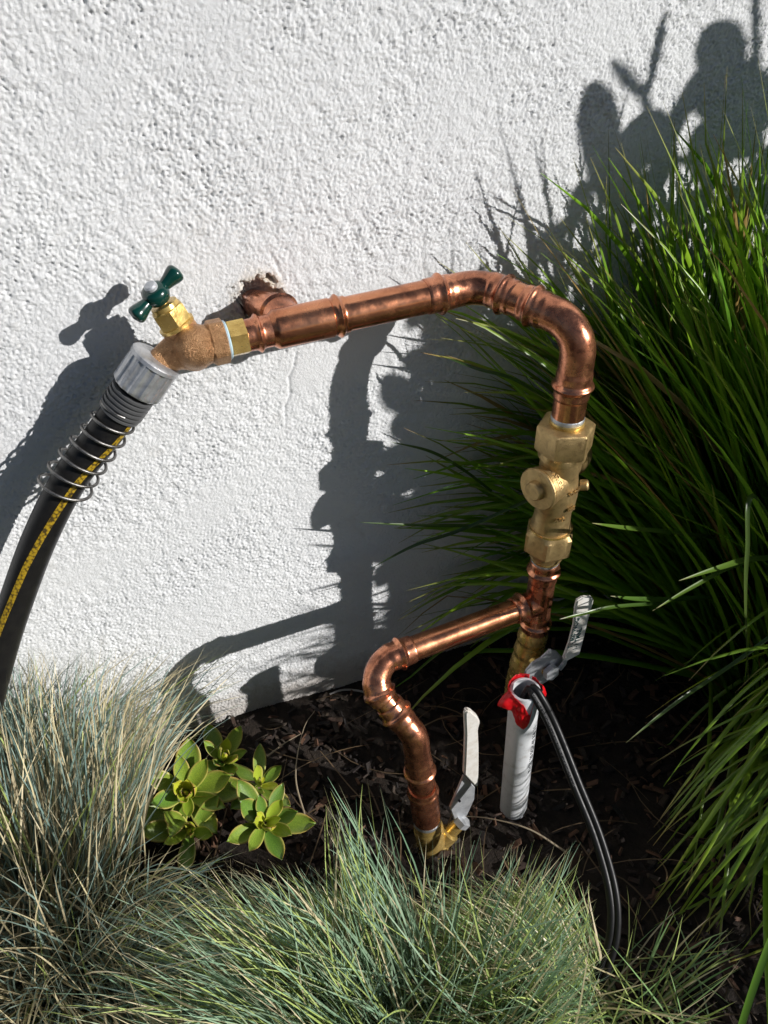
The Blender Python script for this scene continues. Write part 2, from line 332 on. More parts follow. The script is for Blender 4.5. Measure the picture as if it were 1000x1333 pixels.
def mulch():
    V = []; F = []; C = []
    pal = [(.026, .015, .010), (.018, .011, .008), (.040, .022, .014), (.10, .05, .028), (.012, .008, .007), (.045, .032, .022)]
    for k in range(9000):
        x = random.uniform(-.35, .95); y = random.uniform(-.62, -.008)
        l = random.uniform(.004, .017) * (1.3 if random.random() < .1 else 1); wd = l * random.uniform(.2, .5); th = random.uniform(.001, .0035)
        q = Quaternion((0, 0, 1), random.uniform(0, 6.28)) @ Quaternion((0, 1, 0), random.gauss(0, .35)) @ Quaternion((1, 0, 0), random.gauss(0, .5))
        c = Vector((x, y, gh(x, y) + random.uniform(0, .007))); b = len(V); cc = random.choice(pal); f = random.uniform(.6, 1.4)
        for sx, sy, sz in ((-1, -1, -1), (1, -.5, -1), (.8, 1, -1), (-.9, .7, -1), (-1, -.8, 1), (.9, -.6, 1), (.9, .8, 1), (-.7, .8, 1)):
            V.append(c + q @ Vector((sx * l / 2 * random.uniform(.8, 1.1), sy * wd / 2 * random.uniform(.7, 1.2), sz * th / 2))); C.append((*[min(1, v * f) for v in cc], 1))
        F += [tuple(b + i for i in t) for t in ((3, 2, 1, 0), (4, 5, 6, 7), (0, 1, 5, 4), (1, 2, 6, 5), (2, 3, 7, 6), (3, 0, 4, 7))]
    tag(mesh('bark_mulch', V, F, bark, None, False, C), 'dark shredded bark mulch scattered over the soil under the pipes', 'mulch', kind='stuff')
mulch()

# ------------------------------------------------------------ COPPER PIPEWORK
YU, YR = -.053, -.120
pw = empty('copper_pipework', at(700, 860, YR), 'soldered copper pipe looping out of the wall and down beside the big green tuft', 'pipe')
E1 = at(626, 371, YU); E2 = at(758, 424, YR + .001)
RB = at(688, 868, YR)
U = Run([at(300, 441.5, YU), E1, E2, RB], [.024, .0235])
S = U.S; r_ = .0110
# left end: adapter socket + tee
U.fitting(S(316, 437), S(357, 427), .0100, [S(336, 434)], copper_fit, pw, 'reducer', .0022, .0016)
def tee_left():
    a, b = S(352, 428), S(450, 409); c = U.cut(a, b); rad = []
    for p, x in c:
        q = .0124
        for bb in (S(440, 411),): q += .0022 * math.exp(-((x - bb) / .0018) ** 2)
        if x > S(430, 413): q -= .0006
        if x - a < .003: q -= .0022 * (1 - (x - a) / .003)
        rad.append(q)
    sweep('tee', [p for p, _ in c], rad, copper, pw)
tee_left()
tc_ = U.P(S(376, 423))
BE = at(361, 401, -.030); bs = [tc_.lerp(BE, k / 30) for k in range(31)]
sweep('branch_socket', bs, [.0112 + (.0018 * math.exp(-((k - 25) / 1.7) ** 2) if k < 30 else -.0008) for k in range(31)], copper_fit, pw)
sb = bez([BE - (BE - tc_) * .25, BE, at(348, 399, -.018), at(338, 397, -.004), at(330, 395, .014)], 14)
sweep('stub_pipe', sb, .0095, copper_fit, pw)
# straight pipe, first elbow, nipple, second elbow, riser
U.pipe(S(446, 410), S(562, 382), r_, copper, pw)
U.fitting(S(552, 384), S(671, 389), .0118, [S(571, 379), S(656, 384)], copper_fit, pw, 'elbow', waist=(S(583, 377), S(640, 378)))
U.pipe(S(669, 389), S(684, 396), r_ + .0002, copper, pw)
U.fitting(S(681, 394), S(742, 517), .0122, [S(695, 400), S(744, 500)], copper_fit, pw, 'elbow', waist=(S(708, 404), S(748, 486)))
U.pipe(S(742, 516), S(739, 543), r_ + .0003, copper, pw)
U.fitting(S(739, 539), S(738, 547), .0116, [], solder, pw, 'solder_ring')
U.fitting(S(738, 545), S(736, 566), .0119, [], brass, pw, 'union_tailpiece')
# lower riser: tailpiece, adapter, tee
U.fitting(S(714, 712), S(711, 727), .0118, [], brass, pw, 'union_tailpiece')
U.fitting(S(712, 725), S(711, 731), .0112, [], solder, pw, 'solder_ring')
U.fitting(S(711, 730), S(692, 822), .0116, [S(708, 741), S(695, 809)], copper_fit, pw, 'tee', waist=(S(706, 752), S(697, 800)))
T0 = U.P(S(701, 783)); E3 = at(467, 871, YR - .012); E4 = at(540, 957, YR - .050); LB = at(562, 1110, YR - .062)
Lw = Run([T0, E3, E4, LB], [.019, .020]); s2 = Lw.S; rl = .0102
Lw.fitting(s2(700, 783), s2(668, 795), .0112, [s2(679, 791)], copper_fit, pw, 'tee_branch', .0022, .0018)
Lw.pipe(s2(672, 793), s2(527, 848), rl - .0003, copper, pw)
Lw.fitting(s2(536, 843), s2(500, 911), .0112, [s2(520, 851), s2(493, 903)], copper_fit, pw, 'elbow', waist=(s2(508, 856), s2(484, 890)))
Lw.pipe(s2(498, 907), s2(512, 924), rl, copper, pw)
Lw.fitting(s2(506, 916), s2(548, 1020), .0113, [s2(516, 929), s2(548, 1003)], copper_fit, pw, 'elbow', waist=(s2(524, 938), s2(546, 990)))
Lw.pipe(s2(548, 1016), s2(552, 1046), rl + .0004, copper, pw)
Lw.fitting(s2(549, 1024), s2(554, 1066), .0122, [s2(550, 1030)], copper_fit, pw, 'coupling', .0014, .002)
Lw.fitting(s2(554, 1065), s2(555, 1071), .0120, [], solder, pw, 'solder_ring')

# ------------------------------------------------------------ BRASS SWING VALVE on the riser
ax = U.T(S(727, 640))
c0 = U.P(S(727, 636)); vv = empty('brass_valve', c0, 'matt cast brass inline valve with round side cap and hexagonal nuts on the copper riser', 'valve')
def Lz(px, py): return S(px, py) - S(727, 636)
ref = Vector((1, -.35, 0))
hn = .0178
z = lambda y: Lz(727 + (636 - y) * .155, y)
revolve('union_nut', c0, ax, [(z(551), .0125), (z(551), .016), (z(552.5), hn - .0008, 6, .0192), (z(554), hn, 6), (z(582), hn, 6), (z(585), hn - .001, 6, .0190), (z(586), .0172), (z(592), .0170), (z(593), .0150)], brass_cast, vv, 72, ref)
revolve('valve_body', c0, ax, [(z(590), .012), (z(591), .0148), (z(606), .0150), (z(612), .0136), (z(622), .0146), (z(640), .0158), (z(655), .0150), (z(664), .0135), (z(672), .0140), (z(684), .0152), (z(690), .0152), (z(692), .0120)], brass_cast, vv, 48, ref, ang=60)
revolve('union_nut', c0, ax, [(z(683), .0120), (z(684), .0160), (z(687), .0165), (z(690), .0172, 6), (z(711), .0172, 6), (z(713), .0160, 6, .0180), (z(719), .0130), (z(723), .0128)], brass_cast, vv, 72, Vector((1, -.1, 0)))
# side cap facing left towards the camera, boss running through the body
cd_ = Vector((-.95, -.30, 0)).normalized(); CL = .0225; cb = U.P(S(729, 622)); cap_c = cb + cd_ * CL
revolve('side_boss', cb, cd_, [(-.004, .011), (.004, .0138), (CL * .5, .0146), (CL - .0035, .0158), (CL - .0028, .0158), (CL - .0024, .0150)], brass_cast, vv, 56, ang=50)
revolve('side_cap', cb, cd_, [(CL - .0024, .0154), (CL - .0018, .0163), (CL - .0004, .0163), (CL + .0006, .0154), (CL + .0008, .0076), (CL + .0044, .0070), (CL + .0052, .0060)], brass_cast, vv, 56)
for q_ in (589, 686): revolve('thread_ring', c0, ax, [(z(q_ - 2), .0150), (z(q_ - 1.5), .0164), (z(q_ + 1), .0164), (z(q_ + 2), .0156), (z(q_ + 3), .0160), (z(q_ + 4), .0150)], brass, vv, 48)
# rear port behind the body (test cock side)
bk = c0 + Vector((.010, .014, .008))
revolve('rear_boss', bk, Vector((.78, .62, .02)), [(-.006, .010), (.010, .0125), (.014, .0172), (.023, .0172), (.024, .009), (.029, .0085)], brass_cast, vv, 40)
revolve('screw_plug', c0 + Vector((.016, -.006, .003)), Vector((.75, -.55, .2)), [(0, .0042), (.005, .0042), (.006, .0030)], brass_cast, vv, 12)
def emboss(s, size, origin, ex, ey, nn, par):
    ex = ex.normalized(); ey = (ey - ex * ey.dot(ex)).normalized(); V, F = text_mesh(s, size); bm = bmesh.new(); vs = [bm.verts.new(origin + ex * v.x + ey * v.y) for v in V]
    for f in F:
        try: bm.faces.new([vs[i] for i in f])
        except ValueError: pass
    r = bmesh.ops.extrude_face_region(bm, geom=list(bm.faces)); bmesh.ops.translate(bm, verts=[e for e in r['geom'] if isinstance(e, bmesh.types.BMVert)], vec=nn * .0009)
    bmesh.ops.recalc_face_normals(bm, faces=bm.faces); me = bpy.data.meshes.new('embossed_text'); bm.to_mesh(me); bm.free(); return link('embossed_text', me, brass_cast, par, False)
# raised lettering wraps the barrel: each string lies on the boss / body side facing the viewer
side = cd_.cross(Vector((0, 0, 1))).normalized()
tow = (CAM - c0).normalized()
def cyl_text(s, size, base, axis, rr, along, dirv, par, m, flip=False, lift=.0005, a0=0.):
    """letters run round the axis (angle) or along it, on a cylinder of radius rr, centred on direction dirv"""
    axis = axis.normalized(); a = (dirv - axis * dirv.dot(axis)).normalized(); b = axis.cross(a); V, F = text_mesh(s, size)
    if not V: return
    w_ = max(v.x for v in V); h_ = size * .7
    out = []
    for v in V:
        if flip: t, u = (v.y - h_ / 2), (w_ / 2 - v.x)
        else: t, u = (v.x - w_ / 2), (v.y - h_ / 2)
        # t runs round, u along
        th = t / rr + a0; out.append((base + axis * (along + u), th))
    bm = bmesh.new(); lo = [bm.verts.new(p + (a * math.cos(th) + b * math.sin(th)) * (rr - .0002)) for p, th in out]
    for f in F:
        try: bm.faces.new([lo[i] for i in f])
        except ValueError: pass
    r = bmesh.ops.extrude_face_region(bm, geom=list(bm.faces)); new = {e for e in r['geom'] if isinstance(e, bmesh.types.BMVert)}
    for v in new:
        d = v.co - base; rad = d - axis * d.dot(axis); v.co += rad.normalized() * (lift + .0002)
    bmesh.ops.recalc_face_normals(bm, faces=bm.faces); me = bpy.data.meshes.new('lettering'); bm.to_mesh(me); bm.free(); return link('lettering', me, m, par, False)
cyl_text('VERSA', .0056, cb, cd_, .0150, CL - .0085, tow + Vector((0, 0, -.1)), vv, brass_cast, lift=.0007)
cyl_text('WOG', .0048, c0, ax, .0158, z(628), tow + Vector((.9, -.3, 0)), vv, brass_cast, lift=.0009)
cyl_text('200', .0046, c0, ax, .0166, z(648), tow + Vector((.7, -.3, 0)), vv, brass_cast, lift=.0009)
cyl_text('CW', .0046, c0, ax, .0146, z(662), tow + Vector((.3, -.2, 0)), vv, brass_cast, lift=.0009)

# ------------------------------------------------------------ BALL VALVES
def ring_body(run, a, b, r0, m, parent, name, prof):
    c = run.cut(a, b); rad = []
    for p, x in c:
        t = (x - a) / (b - a); rr = np.interp(t, [q[0] for q in prof], [q[1] for q in prof]); rad.append(r0 * rr)
    return sweep(name, [p for p, _ in c], rad, m, parent)
b1 = empty('ball_valve', U.P(S(688, 866)), 'brass ball valve below the lower tee, its printed lever rising behind the conduit', 'valve')
U2 = Run([U.P(S(693, 818)), at(683, 868, YR - .002), at(676, 930, YR - .004), at(672, 985, YR - .006)], [.01, .01])
prof = [(0, .90), (.03, 1.0), (.06, 1.02), (.08, .94), (.11, 1.0), (.14, 1.04), (.165, .96), (.19, 1.03), (.24, 1.08), (.28, 1.0), (.30, 1.1), (.38, 1.22), (.41, 1.12), (.43, 1.24), (.50, 1.2), (.56, .9), (.6, .72), (1, .7)]
ring_body(U2, 0, U2.s[-1], .0128, brass, b1, 'valve_body', prof)
st = at(716, 874, YR - .030)
revolve('stem', st + Vector((-.004, .022, -.004)), Vector((.1, -1, .15)), [(0, .007), (.012, .0068), (.013, .0045), (.026, .004), (.027, .003)], brass, b1, 24)
revolve('stem_nut', st, Vector((.1, -1, .15)), [(-.001, .0062, 6), (.004, .0062, 6), (.0045, .005)], zinc, b1, 36)
pl = [at(x, y, YR - .026) for x, y in ((682, 884), (684, 873), (693, 862), (704, 856), (716, 845), (724, 847), (735, 858), (733, 866), (722, 874), (712, 886), (700, 893), (688, 893))]
plate('lever_plate', pl, .0022, zinc, b1)
plate('lever_arm', [at(x, y, YR - .031) for x, y in ((733, 862), (733, 853), (738, 848), (741, 851), (737, 864), (730, 873), (726, 870))], .0022, zinc, b1)
YL = YR - .034
lev1 = [(732, 857), (740, 835), (746, 812), (748, 790), (750, 781), (758, 776), (768, 775), (772, 779), (771, 786), (767, 797), (763, 815), (758, 835), (754, 850), (737, 859)]
lv = plate('lever_sleeve', [at(x, y, YL) for x, y in lev1], .0036, white_vinyl, b1, bevel=.0011)
def lev_txt(s, size, p0, p1, off):
    a = at(*p0, YL - .0022); b = at(*p1, YL - .0022); ex = (b - a).normalized(); ey = Vector((0, -1, 0)).cross(ex); ey = -ey if ey.x > 0 else ey
    return lambda x, y: a + ex * x + ey * (y + off)
print_on('lettering', 'T1 600 WOG', .0062, lev_txt('', 0, (747, 843), (759, 797), .0016), green_ink, lv)
print_on('lettering', '1-1 TMNL', .0062, lev_txt('', 0, (753, 845), (764, 797), .0010), green_ink, lv)

YV = YR - .067
b2 = empty('ball_valve', Lw.P(s2(556, 1090)), 'brass ball valve at the foot of the left copper drop, lever plain white', 'valve')
Lb = Run([Lw.P(s2(555, 1069)), at(559, 1085, YR - .062), at(566, 1120, YR - .068), at(574, 1175, YR - .075)], [.01, .01])
ring_body(Lb, 0, Lb.s[-1], .0122, brass, b2, 'valve_body', [(0, .98), (.05, 1.02), (.06, 1.08), (.22, 1.08), (.25, 1.25), (.30, 1.32), (.5, 1.3), (.54, 1.15), (.56, 1.2), (.7, 1.2), (.72, 1.05), (.75, 1.0), (1, 1)])
sa = Lb.P(Lb.s[-1] * .30); se = at(600, 1070, YV + .002); sd = (se - sa).normalized(); sL = (se - sa).length
revolve('stem_housing', sa, sd, [(0, .009), (sL * .62, .0088), (sL * .66, .0062), (sL + .003, .0055)], brass, b2, 28)
revolve('stem_nut', se, sd, [(-.002, .0068, 6), (.004, .0068, 6), (.0045, .005)], zinc, b2, 36)
sweep('sealing_tape', [p for p, x in zip(Lb.p, Lb.s) if Lb.s[-1] * .56 < x < Lb.s[-1] * .80], .0152, bpy.data.materials.get('thread_tape') or mat('thread_tape', (.45, .62, .72), .5), b2, 32)
plate('lever_plate', [at(x, y, YV + .004 + (1068 - y) * .00002) for x, y in ((585, 1050), (603, 1008), (618, 1024), (617, 1040), (607, 1062), (601, 1076), (592, 1068))], .0022, zinc, b2)
revolve('bolt_hole', at(598.5, 1043, YV + .0022), Vector((0, -1, 0)), [(-.001, .0011), (.0006, .0011)], black_ink, b2, 14)
lv2 = [at(x, y, YV) for x, y in ((603, 1006), (604, 985), (605, 955), (604, 932), (604, 926), (607, 922), (612, 923), (621, 931), (624, 938), (621, 948), (622, 970), (622, 1000), (621, 1022), (617, 1021))]
plate('lever_sleeve', lv2, .0050, white_vinyl, b2, bevel=.0012)

# ------------------------------------------------------------ HOSE TAP
YT = -.042
ux = U.T(S(330, 434)) * -1                                          # towards the left along the pipe
J = U.P(S(316, 437))
tap = empty('hose_tap', J, 'bronze garden tap with dark green cross handle on the left end of the copper', 'tap')
revolve('hex_adapter', J, ux, [(-.003, .0085), (-.002, .0102, 6, .0118), (.0085, .0102, 6, .0118), (.009, .0095)], brass, tap, 60, Vector((.2, -.8, .5)))
revolve('sealing_tape', J + ux * .0088, ux, [(0, .0110), (.0008, .0122), (.0022, .0120), (.0028, .0105)], bpy.data.materials['thread_tape'], tap, 40)
# body: socket -> valve seat -> spout
q0 = J + ux * .010
revolve('tap_socket', q0, ux, [(0, .0112), (.0012, .0132, 8, .0140), (.0095, .0132, 8, .0140), (.011, .0122), (.015, .0115)], bronze, tap, 64, Vector((.2, -.8, .5)))
bp = [q0 + ux * .008, q0 + ux * .018, at(251, 452, YT), at(240, 455, YT - .001), at(224, 462, YT), at(207, 475, YT), at(197, 485, YT)]
bb = bez(bp, 12); kk = len(bb)
rads = [float(np.interp(i / (kk - 1), [0, .2, .34, .5, .62, .74, .85, 1], [.0112, .0136, .0150, .0138, .0112, .0096, .0094, .0096])) for i in range(kk)]
sweep('tap_body', bb, rads, bronze, tap, 48, ang=80)
# neck towards the handle
nk0 = at(249, 452, YT); nk1 = at(213, 396, YT + .004); na = (nk1 - nk0).normalized(); nl = (nk1 - nk0).length
sweep('tap_neck', bez([nk0, nk0 + na * nl * .28, nk0 + na * nl * .50], 10), [float(np.interp(i / 20, [0, .5, .85, 1], [.0128, .0112, .0108, .0100])) for i in range(21)], bronze, tap, 40, ang=80)
nb = nk0 + na * nl * .47
revolve('packing_nut', nb, na, [(0, .0085), (.0008, .0112), (.0030, .0114), (.0034, .0096, 6, .0111), (.0125, .0096, 6, .0111), (.0135, .0094, 6, .0105), (.0140, .0088), (.0165, .0085), (.0170, .0060)], brass, tap, 60, Vector((0, -1, .3)))
H = at(203, 383, -.037)
sweep('stem', [nb + na * .014, H], .0036, brass, tap, 20)
ta, tb = at(229.5, 354, -.033), at(177, 411, -.043)
hn_ = ((H - nb).normalized() + Vector((0, -.45, .1))).normalized()
hub = revolve('handle', H - hn_ * .0045, hn_, [(0, .0060), (.0012, .0076), (.0045, .0086), (.0080, .0078), (.0096, .0058), (.0100, .0034)], green_paint, tap, 40, ang=70)
for e in (ta, tb):
    d = e - H; pts = [H + d * t for t in [k / 22 for k in range(23)]]
    rd = [float(np.interp(k / 22, [0, .22, .36, .55, .72, .85, .93, .98, 1], [.0050, .0046, .0036, .0044, .0054, .0058, .0052, .0034, .0006])) for k in range(23)]
    pts = [p + d.normalized() * .0022 * (k / 22) for k, p in enumerate(pts)]
    sweep('handle_wing', pts, rd, green_paint, hub, 28, ang=80)
revolve('handle_screw', H + hn_ * .0050, hn_, [(0, .0040), (.0022, .0040), (.0032, .0030), (.0034, .0010)], zinc, hub, 24)

# ------------------------------------------------------------ GARDEN HOSE
c1 = at(205, 466, YT); c2 = at(176, 508, YT); hd = (c2 - c1).normalized()
hose = empty('garden_hose', c1, 'black garden hose with yellow braided stripe hanging off the tap at the left edge', 'hose')
def fluted():
    a, b = frame(hd, Vector((0, -1, 0))); V = []; F = []; n = 180; L0 = (c2 - c1).length
    prof = [(-.001, .0115, 0), (0, .0150, 0), (.0012, .0162, 0), (.0035, .0165, 0), (.0040, .0158, .5), (.0075, .0160, 1), (L0 - .004, .0162, 1), (L0 - .0025, .0162, 1), (L0 - .001, .0150, .4), (L0, .0120, 0)]
    for s_, r, fl in prof:
        for j in range(n):
            th = 2 * math.pi * j / n; c = math.cos(th * 14); rr = r - fl * .0010 * max(0, -c + .35) ** .5 * (1 if -c + .35 > 0 else 0); V.append(c1 + hd * s_ + (a * math.cos(th) + b * math.sin(th)) * rr)
    for i in range(len(prof) - 1):
        for j in range(n): F.append((i * n + j, i * n + (j + 1) % n, (i + 1) * n + (j + 1) % n, (i + 1) * n + j))
    F.append(tuple(range(n))[::-1]); F.append(tuple(range((len(prof) - 1) * n, len(prof) * n)))
    smooth_sharp(mesh('hose_coupling', V, F, alu, hose), 30)
fluted()
hp = bez([at(181, 500, YT), at(163, 526, YT + .001), at(133, 568, YT + .001), at(90, 625, YT), at(52, 700, YT - .001), at(22, 780, YT - .004), at(0, 850, YT - .008), at(-22, 940, YT - .015), at(-45, 1060, YT - .03), at(-75, 1190, YT - .06)], 26)
HR = .0113
# ribbed ferrule
hs = [0]
for a, b in zip(hp, hp[1:]): hs.append(hs[-1] + (b - a).length)
fer = [p for p, s_ in zip(hp, hs) if s_ < .024]
fd = []; fr_ = []
d0 = (hp[20] - hp[0]).normalized()
for k in range(90):
    s_ = .006 + k / 89 * .018; fd.append(hp[0] + d0 * s_); fr_.append(.0136 - .0006 * (s_ > .0225) + .00055 * (1 if math.sin((s_) * 2 * math.pi / .0032) > 0 else -1))
sweep('hose_ferrule', fd, fr_, mat('grey_plastic', (.085, .087, .09), .4), hose, 40)
sweep('hose_tube', hp, HR, rubber, hose, 40)
def stripe():
    V = []; F = []; pts = hp; k = len(pts); m_ = 9
    for i, p in enumerate(pts):
        t = (pts[min(i + 1, k - 1)] - pts[max(i - 1, 0)]).normalized(); v = (CAM - p); v = (v - t * v.dot(t)).normalized(); s_ = t.cross(v)
        if s_.x < 0: s_ = -s_
        c = float(np.interp(hs[i], [0, .03, .075, .15, .25, .5], [1.30, 1.05, .50, -.12, -.62, -1.6]))
        for j in range(m_):
            th = c + (j / (m_ - 1) - .5) * .36; V.append(p + (v * math.cos(th) + s_ * math.sin(th)) * (HR + .00025))
    for i in range(k - 1):
        for j in range(m_ - 1): F.append((i * m_ + j, i * m_ + j + 1, (i + 1) * m_ + j + 1, (i + 1) * m_ + j))
    mesh('yellow_stripe', V, F, yellow, hose)
stripe()
def spring():
    out = []; s0, s1, tn = .020, .093, 6.6; A = None
    N_ = 420; k = 0
    for q in range(N_ + 1):
        t = q / N_; s_ = s0 + (s1 - s0) * t
        while k < len(hs) - 2 and hs[k + 1] < s_: k += 1
        p = hp[k].lerp(hp[k + 1], (s_ - hs[k]) / (hs[k + 1] - hs[k])); tt = (hp[k + 1] - hp[k]).normalized()
        if A is None: A, _ = frame(tt, Vector((0, -1, 0)))
        A = (A - tt * A.dot(tt)).normalized(); B = tt.cross(A); r = .0128 + .0042 * t ** 1.4; ph = 2 * math.pi * tn * t
        out.append(p + (A * math.cos(ph) + B * math.sin(ph)) * r)
    sweep('kink_spring', out, .00105, spring_m, hose, 12)
spring()

# ------------------------------------------------------------ WHITE CONDUIT, TAPE, BLACK TUBE
KT, KB = at(684, 897, -.178), at(667.5, 1058, -.181); ka = (KB - KT).normalized(); KR = .0121
con = empty('white_conduit', KB, 'white plastic conduit standing in the mulch with red tape round its open top', 'conduit')
def conduit():
    a, b = frame(ka, Vector((0, -1, 0))); n = 56; V = []; F = []; Lc = (KB - KT).length + .01
    prof = [(0, KR - .0021), (0.0004, KR - .0004), (.0012, KR)] + [(Lc * k / 12, KR) for k in range(1, 13)]; inn = [(.0003, KR - .0024), (.05, KR - .0024)]
    for s_, r in inn[::-1] + prof:
        for j in range(n):
            th = 2 * math.pi * j / n; V.append(KT + ka * s_ + (a * math.cos(th) + b * math.sin(th)) * r)
    kq = len(inn) + len(prof)
    for i in range(kq - 1):
        for j in range(n): F.append((i * n + j, i * n + (j + 1) % n, (i + 1) * n + (j + 1) % n, (i + 1) * n + j))
    F.append(tuple(range(n))[::-1]); F.append(tuple(range((kq - 1) * n, kq * n)))
    return smooth_sharp(mesh('conduit_tube', V, F, pvc, con), 40)
ct = conduit()
tv = (CAM - KT).normalized(); rt_ = Vector((1, 0, 0))
cyl_text('PVC 1120 SCH 40 3/4 IN', .0062, KT, ka, KR, .070, tv + rt_ * .62, ct, black_ink, flip=True, lift=.00012)
def tape():
    a = (tv - ka * tv.dot(ka)).normalized(); b = ka.cross(a)
    if b.x < 0: b = -b
    nth, ns = 120, 26
    V = []; F = []
    for i in range(nth + 1):
        th = -3.3 + i / nth * 6.1
        # hanging flap on the left/front, short strip elsewhere
        low = float(np.interp(th, [-3.3, -2.6, -1.9, -1.2, -.7, -.3, .15, .45, .65, 1.2, 1.7, 2.2, 2.8], [.004, .008, .010, .012, .017, .030, .035, .027, .010, .007, .013, .015, .006]))
        top = float(np.interp(th, [-3.3, -1.2, -.5, .0, .45, .65, 1.3, 2.8], [-.003, -.003, -.001, .004, .018, .0035, .001, -.002]))
        if .5 < th < 1.25: low = top + .0004
        fl = math.exp(-((th + .98) / .30) ** 2) * .0100 + math.exp(-((th - 1.9) / .25) ** 2) * .004
        for j in range(ns + 1):
            s_ = top + (low - top) * j / ns; rr = KR + .0007 + fl * math.sin(math.pi * min(1, max(0, (s_ + .001) / .017))) + .0009 * (1 + fl * 110) * abs(.5 * math.sin(7 * th + 260 * s_) + .35 * math.sin(13 * th - 420 * s_ + 1) + .15 * math.sin(29 * th + 600 * s_))
            V.append(KT + ka * s_ + (a * math.cos(th) + b * math.sin(th)) * rr)
    for i in range(nth):
        for j in range(ns): F.append((i * (ns + 1) + j, (i + 1) * (ns + 1) + j, (i + 1) * (ns + 1) + j + 1, i * (ns + 1) + j + 1))
    o = mesh('red_tape', V, F, red_tape, con); md = o.modifiers.new('thickness', 'SOLIDIFY'); md.thickness = .0004; md.offset = 1
tape()
tube_pts = bez([KT + ka * .055 + Vector((-.002, -.002, 0)), KT + ka * .02 + Vector((-.002, -.003, 0)), KT + Vector((.0012, -.0058, .004))] + [gz(x, y, h) for x, y, h in ((703, 912, .169), (722, 950, .148), (750, 1020, .118), (778, 1090, .092), (797, 1160, .070), (799, 1215, .050), (786, 1262, .030), (765, 1320, .004))], 18)
def tube_r(i): return .0049
bt = empty('irrigation_tube', KT, 'thin twin black irrigation tube bending out of the white conduit down into the blue grass', 'tube')
off = []
for i, p in enumerate(tube_pts):
    t = (tube_pts[min(i + 1, len(tube_pts) - 1)] - tube_pts[max(i - 1, 0)]).normalized(); v = (CAM - p).normalized(); s_ = t.cross(v).normalized(); s_ = s_ if s_.x > 0 else -s_; off.append((t, v, s_))
A_ = [p - o[2] * .0023 for p, o in zip(tube_pts, off)]; B_ = [p + o[2] * .0023 - o[1] * .0004 for p, o in zip(tube_pts, off)]
tA = sweep('tube', A_, .0029, polytube, bt, 20); sweep('tube', B_, .0028, polytube, bt, 20)
def tube_text():
    V, F = text_mesh('DURATECH 0.17 IN TUBING 0015  DURATECH 0.17 IN TUBING 0015  DURATECH 0.17 IN ', .0027)
    ss = [0]
    for a, b in zip(A_, A_[1:]): ss.append(ss[-1] + (b - a).length)
    st0 = .040; out = []
    for v in V:
        s_ = st0 + v.x; k = int(np.searchsorted(ss, s_)) - 1; k = max(0, min(k, len(A_) - 2)); p = A_[k].lerp(A_[k + 1], (s_ - ss[k]) / max(1e-9, ss[k + 1] - ss[k])); t, vv_, s2_ = off[k]
        a = (vv_ - t * vv_.dot(t)).normalized(); b = t.cross(a); th = (v.y - .0013) / .0029 * (1); out.append(p + (a * math.cos(th) + b * math.sin(th)) * .00297)
    mesh('lettering', out, F, white_ink, tA, False)
tube_text()
# thin sheathed wire running along the foot of the wall
wp = bez([at(205, 950, -.004), at(250, 951, -.005), at(300, 955, -.006), at(345, 947, -.007), at(385, 925, -.007), at(420, 908, -.006), at(450, 898, -.006), at(490, 905, -.02), at(540, 925, -.03), at(575, 960, -.05)], 14)
wire = tag(sweep('low_voltage_wire', wp, .0011, wire_m, None, 10), 'thin pale wire lying along the foot of the stucco wall', 'wire')

# ------------------------------------------------------------ PLANTS
def ribbon(p0, az, el, Ln, wd, droop, ns, fold=.25, sway=0., wallmin=-.004, twist=0.):
    """arching blade; returns list of (point, width, side, normal)"""
    d = Vector((math.cos(az) * math.cos(el), math.sin(az) * math.cos(el), math.sin(el))); side = Vector((-math.sin(az), math.cos(az), 0))
    p = Vector(p0); out = []; st = Ln / ns
    for i in range(ns + 1):
        t = i / ns; wv_ = wd * min(1, .55 + t * 2) * (1 - max(0, (t - .5) / .5) ** 2.2); out.append((p.copy(), max(wv_, wd * .04), side.copy(), side.cross(d)))
        d = (d + Vector((0, 0, -1)) * droop * (.35 + t * 1.3) / ns + side * sway / ns).normalized(); side = (side - d * side.dot(d)).normalized()
        if twist: side = (Quaternion(d, twist / ns) @ side)
        q = p + d * st
        if q.y > wallmin: q.y = wallmin; d.y = min(d.y, -.02); d.normalize()
        if q.z < .006: q.z = .006; d.z = max(d.z, 0); d.normalize()
        p = q
    return out
def blade_geo(bl, V, F, C, c0, c1, tipc, fold=.25, w3=True):
    b = len(V); n = len(bl)
    for i, (p, w_, s_, nn) in enumerate(bl):
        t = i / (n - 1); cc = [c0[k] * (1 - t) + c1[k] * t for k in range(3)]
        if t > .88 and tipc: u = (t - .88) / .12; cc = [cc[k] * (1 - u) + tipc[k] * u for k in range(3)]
        if w3: V += [p - s_ * w_ / 2 + nn * w_ * fold, p, p + s_ * w_ / 2 + nn * w_ * fold]; C += [(*cc, 1)] * 3
        else: V += [p - s_ * w_ / 2, p + s_ * w_ / 2]; C += [(*cc, 1)] * 2
    m_ = 3 if w3 else 2
    for i in range(n - 1):
        for j in range(m_ - 1): F.append((b + i * m_ + j, b + i * m_ + j + 1, b + (i + 1) * m_ + j + 1, b + (i + 1) * m_ + j))

